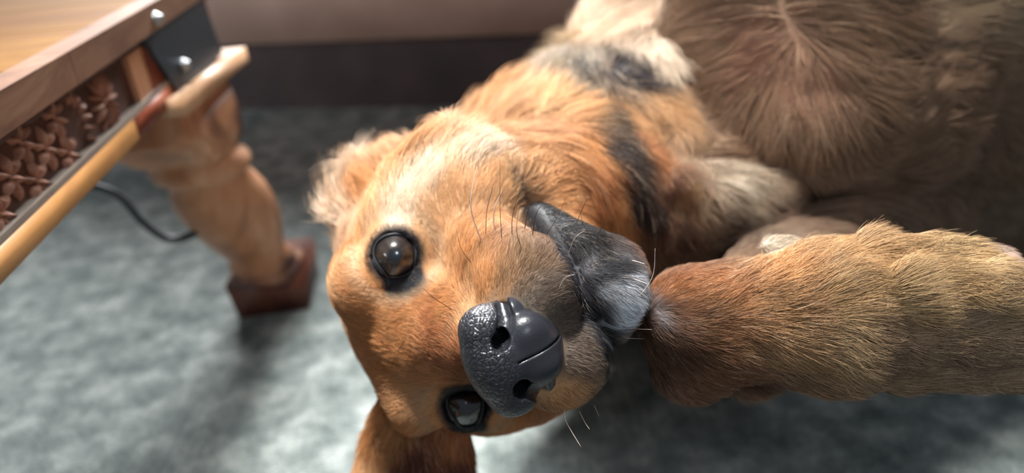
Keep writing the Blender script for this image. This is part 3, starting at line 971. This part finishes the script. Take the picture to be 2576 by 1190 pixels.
h_ = .042
ax1 = np.arange(5.4, 8.7, h_); ax2 = np.arange(-2.2, 2.2, h_); ax3 = np.arange(-4.9, -0.9, h_)
A1, A2, A3 = np.meshgrid(ax1, ax2, ax3, indexing='ij')
NG = nose_field(np.stack([A1.ravel(), A2.ravel(), A3.ravel()], -1)).reshape(A1.shape)
nv, nf = surface_nets(NG, ax1, ax2, ax3, np.ones(NG.shape, bool))
nvw = HM + (nv @ HA) * cm
if np.linalg.det(HA) < 0: nf = nf[:, ::-1]

M_nose, nt, b = new_mat('nose_leather')
tc = N(nt, 'ShaderNodeTexCoord')
nz1 = N(nt, 'ShaderNodeTexNoise', inputs={'Scale': 300.0, 'Detail': 2}); nt.links.new(tc.outputs['Object'], nz1.inputs['Vector'])
vm = N(nt, 'ShaderNodeVectorMath', operation='MULTIPLY_ADD'); vm.inputs[1].default_value = (.0012,) * 3
nt.links.new(nz1.outputs['Color'], vm.inputs[0]); nt.links.new(tc.outputs['Object'], vm.inputs[2])
vo = N(nt, 'ShaderNodeTexVoronoi', feature='DISTANCE_TO_EDGE', inputs={'Scale': 560.0}); nt.links.new(vm.outputs[0], vo.inputs['Vector'])
vr = ramp(nt, vo.outputs['Distance'], [(0.0, (0, 0, 0)), (0.10, (.75, .75, .75)), (0.3, (1, 1, 1))])
atn = N(nt, 'ShaderNodeAttribute', attribute_name='cells')
mu = N(nt, 'ShaderNodeMix', data_type='RGBA'); mu.inputs[6].default_value = (1, 1, 1, 1)
nt.links.new(atn.outputs['Fac'], mu.inputs[0]); nt.links.new(vr, mu.inputs[7])
mc = N(nt, 'ShaderNodeMix', data_type='RGBA'); nt.links.new(mu.outputs[2], mc.inputs[0])
mc.inputs[6].default_value = (*srgb(22, 22, 26), 1); mc.inputs[7].default_value = (*srgb(40, 41, 47), 1)
nt.links.new(mc.outputs[2], b.inputs['Base Color'])
b.inputs['Roughness'].default_value = 0.30; b.inputs['Specular IOR Level'].default_value = 0.5
nz2 = N(nt, 'ShaderNodeTexNoise', inputs={'Scale': 1500.0, 'Detail': 2}); nt.links.new(tc.outputs['Object'], nz2.inputs['Vector'])
ms = N(nt, 'ShaderNodeMath', operation='MULTIPLY_ADD'); ms.inputs[1].default_value = 0.25
nt.links.new(nz2.outputs[0], ms.inputs[0]); nt.links.new(mu.outputs[2], ms.inputs[2])
bump(nt, b, ms.outputs[0], 0.6, 0.0004)
nme = fast_mesh('nose', nvw - P(1290, 900, .25), nf, M_nose)
nose = link(bpy.data.objects.new('nose', nme)); nose.location = P(1290, 900, .25); adopt(nose)
nose['label'] = 'wet black nose with cracked leather and comma nostrils'
cells = smooth(nv[:, 2], -3.3, -2.6) * smooth(np.abs(nv[:, 1]) * .25 + nv[:, 2], -3.2, -2.5)
cells = np.clip(cells, 0.0, 1)
ca_ = nme.color_attributes.new('cells', 'FLOAT_COLOR', 'POINT')
ca_.data.foreach_set('color', np.repeat(cells[:, None], 4, 1).astype(np.float32).ravel())

# ---- eyes
M_eye, nt, b = new_mat('dog_eye')
at = N(nt, 'ShaderNodeAttribute', attribute_name='iris'); nt.links.new(at.outputs['Color'], b.inputs['Base Color'])
b.inputs['Roughness'].default_value = 0.25; b.inputs['Coat Weight'].default_value = 1.0; b.inputs['Coat Roughness'].default_value = 0.015
M_lid, nt, b = new_mat('dark_eyelid')
b.inputs['Base Color'].default_value = (*srgb(16, 17, 22), 1); b.inputs['Roughness'].default_value = 0.55


def frame_of(g):
    a = np.cross(g, HZ); a /= np.linalg.norm(a); b_ = np.cross(a, g)
    return a, b_


for k in range(2):
    g = eyeG[k]; a_, b_ = frame_of(g)
    nu, nr = 48, 40
    vs, cs, fs = [], [], []
    for i in range(nr + 1):
        th = math.pi * (i / nr) ** 1.25
        for j in range(nu):
            ph = 2 * math.pi * j / nu
            r = EYE_R * (1 + 0.075 * math.exp(-(th / 0.55) ** 4))
            vs.append((r * math.sin(th) * math.cos(ph)) * a_ + (r * math.sin(th) * math.sin(ph)) * b_ + r * math.cos(th) * g)
            deg = math.degrees(th)
            st_ = 0.85 + 0.3 * math.sin(ph * 9 + 2.0 * math.sin(ph * 4))
            pup, iris, rim, scl = (.006, .009, .011), (.030 * st_, .020 * st_, .015 * st_), (.012, .009, .009), (.42, .40, .42)
            if k == 1: iris = tuple(.35 * q for q in iris); scl = (.03, .03, .035)  # lower eye: iris and white painted darker to stand in for shade
            if deg < 13: c = pup
            elif deg < 16:
                t = (deg - 13) / 3; c = [pup[q] * (1 - t) + iris[q] * t for q in range(3)]
            elif deg < 40: c = iris
            elif deg < 47:
                t = (deg - 40) / 7; c = [iris[q] * (1 - t) + rim[q] * t for q in range(3)]
            elif deg < 58: c = rim
            else: c = scl
            cs.append((*c, 1))
    for i in range(nr):
        for j in range(nu):
            fs.append((i * nu + j, i * nu + (j + 1) % nu, (i + 1) * nu + (j + 1) % nu, (i + 1) * nu + j))
    me = bpy.data.meshes.new('eye'); me.from_pydata([tuple(v) for v in vs], [], fs)
    me.polygons.foreach_set('use_smooth', [True] * len(me.polygons)); me.materials.append(M_eye)
    ca_ = me.color_attributes.new('iris', 'FLOAT_COLOR', 'POINT')
    ca_.data.foreach_set('color', np.array(cs, np.float32).ravel())
    bm = bmesh.new(); bm.from_mesh(me); bmesh.ops.remove_doubles(bm, verts=bm.verts, dist=1e-6); bmesh.ops.recalc_face_normals(bm, faces=bm.faces); bm.to_mesh(me); bm.free()
    o = link(bpy.data.objects.new('eye', me)); o.location = eyeC[k]; adopt(o)
    o['label'] = 'dark brown glossy eye'
    # lid rim, drawn out to a point at the tear duct
    inn = INN[k]
    ring, rr = [], []
    for j in range(49):
        ph = 2 * math.pi * j / 48
        dirv = math.cos(ph) * a_ + math.sin(ph) * b_
        ci_ = max(0.0, float(dirv @ inn) / np.linalg.norm(inn))
        rad_ = (.90 if k == 0 else .80) + 0.045 * math.sin(3 * ph + 1) + 0.04 * math.cos(2 * ph) + 0.22 * ci_ ** 6
        hgt = math.sqrt(max(0.05, 1.12 ** 2 - min(rad_, 1.02) ** 2))
        ring.append(eyeC[k] + (dirv * rad_ + g * (hgt - .03)) * cm)
        rr.append(0.060 * cm)
    v_, f_ = tube_geo(ring, rr, 10)
    adopt(mesh_obj('eyelid', v_, f_, M_lid))


# ---- fur
def triangulate(f):
    return np.concatenate([f[:, [0, 1, 2]], f[:, [0, 2, 3]]])


tri = triangulate(bf)
ta, tb, tcx = bv[tri[:, 0]], bv[tri[:, 1]], bv[tri[:, 2]]
cr_ = np.cross(tb - ta, tcx - ta); area_ = np.linalg.norm(cr_, axis=1) / 2
tn = cr_ / (2 * area_[:, None] + 1e-15)
cen = (ta + tb + tcx) / 3
dcam = np.linalg.norm(cen - CAM, axis=1)
vis = np.einsum('ij,ij->i', tn, CAM - cen) / dcam
dens = np.clip((0.32 / dcam) ** 2.2, .05, 1.6)
dens *= np.where(vis > -0.35, 1.0, 0.22)
dens *= np.where(cen[:, 2] < 0.012, 0.05, 1.0)
pc_ = project_np(cen)
inframe = (pc_[:, 0] > -250) & (pc_[:, 0] < 2850) & (pc_[:, 1] > -280) & (pc_[:, 1] < 1450) & (pc_[:, 2] > 0)
dens *= np.where(inframe, 1.0, 0.12)
wgt = area_ * dens
NH = HAIR_N = 620000
pick = rng.choice(len(tri), NH, p=wgt / wgt.sum())
u = rng.random(NH); v = rng.random(NH); fl = u + v > 1; u[fl] = 1 - u[fl]; v[fl] = 1 - v[fl]
root = ta[pick] + (tb - ta)[pick] * u[:, None] + (tcx - ta)[pick] * v[:, None]
Lr = LOC(root)
keep = nose_field(Lr) > 0.02
for k in range(2):
    rel = root - eyeC[k]; axd = rel @ eyeG[k]
    rad = np.linalg.norm(rel - axd[:, None] * eyeG[k], axis=1)
    keep &= ~((rad < 1.06 * cm) & (np.linalg.norm(rel, axis=1) < 2.0 * cm))
mouth = (np.abs(Lr[:, 2] + 6.1) < .22) & (Lr[:, 0] > .5) & (Lr[:, 0] < 7) & (rng.random(NH) < .85)
keep &= ~mouth
root = root[keep]; Lr = Lr[keep]
dr = np.linalg.norm(root - CAM, axis=1)
nrm = grad_normals(root).astype(float)
gdir, gs = guide(root)
ln, lift = gs[:, 0], gs[:, 1]
# the head guides describe the visible side; behind it the hair simply runs back along the skull
tang = gdir - nrm * np.einsum('ij,ij->i', gdir, nrm)[:, None]
tl = np.linalg.norm(tang, axis=1, keepdims=True)
alt = -HX[None] + 0 * nrm; alt = alt - nrm * np.einsum('ij,ij->i', alt, nrm)[:, None]
tang = np.where(tl > .12, tang / (tl + 1e-9), alt / (np.linalg.norm(alt, axis=1, keepdims=True) + 1e-9))
side = np.cross(nrm, tang)
clump = wav(root, 240, 3) * .16 + wav(root, 900, 5) * .14 * np.minimum(1, ln / .012) + rng.normal(size=len(root)) * .13 + wav(root, 70, 21) * .14 * smooth(dr, .36, .46)
d0 = tang + side * clump[:, None]; d0 /= np.linalg.norm(d0, axis=1, keepdims=True)
ln = ln * (0.72 + 0.5 * rng.random(len(ln))) * (1 + .15 * wav(root, 300, 8))
lift = lift * (0.7 + .6 * rng.random(len(ln))) * (1 + .25 * wav(root, 500, 9))
# keep eyelid hair short
for k in range(2):
    de = np.linalg.norm(root - eyeC[k], axis=1) / cm
    ln *= .35 + .65 * smooth(de, 1.5, 2.4)
ndist = nose_field(Lr)
ln *= .45 + .55 * smooth(ndist, .1, .8)
NPT = 5
s_ = np.linspace(0, 1, NPT)
pts = np.zeros((len(root), NPT, 3))
curl = side * (rng.normal(size=len(root)) * .10)[:, None]
for i, s in enumerate(s_):
    up_ = lift * (1.55 * s - .95 * s * s)
    pts[:, i] = root + (d0 * s + nrm * up_[:, None] + curl * s * s) * ln[:, None] - nrm * (.0003 * (1 - s))
pts[:, :, 2] = np.maximum(pts[:, :, 2], 0.001)
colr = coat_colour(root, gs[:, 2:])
dr = np.linalg.norm(root - CAM, axis=1)
far_ = smooth(dr, .36, .46)
vr_ = np.exp((rng.normal(size=len(root)) * .20 + .10 * wav(root, 260, 12) + .08 * wav(root, 800, 13)) * (1 - .6 * far_))
colr = colr * vr_[:, None]
ispale = rng.random(len(root)) < .05
colr[ispale] = colr[ispale] * .5 + np.array(srgb(215, 190, 160)) * .5
isdk = rng.random(len(root)) < np.where((Lr[:, 0] > 2) & (Lr[:, 0] < 9) & (np.abs(Lr[:, 1]) < 4), .16, .04)
colr[isdk] *= .35
dr = np.linalg.norm(root - CAM, axis=1)
rad0 = .000065 * np.clip(dr / .3, .9, 3.6) * np.clip(ln / .008, .75, 1.35)
order = np.arange(len(root))
for name_, sel in (('coat', order),):
    hc_ = bpy.data.hair_curves.new(name_)
    n_ = len(sel)
    hc_.add_curves([NPT] * n_)
    hc_.attributes['position'].data.foreach_set('vector', pts[sel].astype(np.float32).ravel())
    ra = hc_.attributes.get('radius') or hc_.attributes.new('radius', 'FLOAT', 'POINT')
    taper = np.array([1, .95, .8, .55, .12])
    ra.data.foreach_set('value', (rad0[sel][:, None] * taper[None]).astype(np.float32).ravel())
    cc = hc_.attributes.new('strand', 'FLOAT_COLOR', 'CURVE')
    cc.data.foreach_set('color', np.concatenate([colr[sel], np.ones((n_, 1))], 1).astype(np.float32).ravel())
    hc_.materials.append(M_hair)
    fur = adopt(link(bpy.data.objects.new(name_, hc_)))
    fur['kind'] = 'stuff'
SC.cycles_curves.shape = 'RIBBONS'

# ---- claws at the toe ends
M_claw, nt, b = new_mat('horn_claw'); b.inputs['Base Color'].default_value = (*srgb(176, 150, 138), 1); b.inputs['Roughness'].default_value = .4
for (cx0, cy0, dd0, r0_) in ((2530, 658, .284, .0040), (2722, 722, .272, .0045), (2742, 822, .276, .0045), (2615, 925, .290, .0042)):
    c0 = P(cx0 - 12, cy0, dd0)
    ctr = [c0, P(cx0 + 14, cy0 - 2, dd0 - .002), P(cx0 + 34, cy0 + 8, dd0 + .001), P(cx0 + 46, cy0 + 24, dd0 + .004)]
    sp = spline(ctr, 4)
    v_, f_ = tube_geo(sp, [r0_ * (1 - .8 * (i / (len(sp) - 1)) ** 1.5) for i in range(len(sp))], 10)
    cl = adopt(mesh_obj('claw', v_, f_, M_claw))

# ---- whiskers
M_wd, nt, b = new_mat('dark_whisker'); b.inputs['Base Color'].default_value = (*srgb(60, 42, 34), 1); b.inputs['Roughness'].default_value = .35
M_wl, nt, b = new_mat('pale_whisker'); b.inputs['Base Color'].default_value = (*srgb(225, 205, 190), 1); b.inputs['Roughness'].default_value = .3


def surf_pt(x, y):
    dd = (pv[:, 0] - x) ** 2 + (pv[:, 1] - y) ** 2
    near = np.nonzero(dd < 12 ** 2)[0]
    if len(near) == 0: near = np.array([np.argmin(dd)])
    k = near[np.argmin(pv[near, 2])]
    return pv[k, 2]


WH = [  # root, mid, tip, material, radius
    ((1210, 603), (1184, 520), (1200, 418), M_wl, .00022), ((1243, 570), (1243, 530), (1262, 480), M_wl, .00020),
    ((1222, 590), (1225, 530), (1240, 470), M_wd, .00012), ((1262, 600), (1258, 520), (1258, 400), M_wd, .00011),
    ((1288, 590), (1290, 540), (1310, 470), M_wd, .00012), ((1320, 575), (1330, 520), (1352, 470), M_wd, .00012),
    ((1340, 590), (1352, 530), (1400, 480), M_wd, .00012), ((1310, 620), (1300, 560), (1330, 430), M_wd, .00010),
    ((1375, 590), (1400, 550), (1424, 500), M_wd, .00011), ((1185, 660), (1160, 625), (1148, 575), M_wd, .00009),
    ((1135, 778), (1085, 745), (1066, 725), M_wd, .00009), ((1450, 560), (1470, 515), (1482, 495), M_wd, .00010),
    ((1500, 600), (1520, 560), (1525, 540), M_wd, .00009), ((1590, 655), (1610, 660), (1622, 664), M_wl, .00012),
    ((1590, 700), (1612, 708), (1628, 714), M_wl, .00014), ((1590, 765), (1640, 700), (1648, 625), M_wl, .00012),
    ((1575, 826), (1610, 828), (1640, 829), M_wl, .00013), ((1565, 850), (1600, 852), (1620, 853), M_wl, .00011),
    ((1420, 1030), (1424, 1060), (1462, 1125), M_wl, .00018), ((1458, 1035), (1470, 1060), (1483, 1080), M_wl, .00015),
    ((1495, 1020), (1502, 1035), (1506, 1045), M_wl, .00012), ((1405, 730), (1420, 700), (1446, 690), M_wl, .00010),
    ((1490, 600), (1465, 560), (1462, 520), M_wd, .00009), ((1430, 640), (1445, 600), (1470, 580), M_wl, .00009),
]
for a_, m_, t_, mt_, r_ in WH:
    d0_ = surf_pt(*a_)
    pa_, pm_, pt_ = P(*a_, d0_ + .0005), P(*m_, d0_ - .008), P(*t_, d0_ - .011)
    sp = spline([pa_, pm_, pt_], 6)
    rr = [r_ * 1.3 * (1 - .75 * i / (len(sp) - 1)) for i in range(len(sp))]
    v_, f_ = tube_geo(sp, rr, 6)
    adopt(mesh_obj('whisker', v_, f_, mt_))
for o in dog.children:
    pass
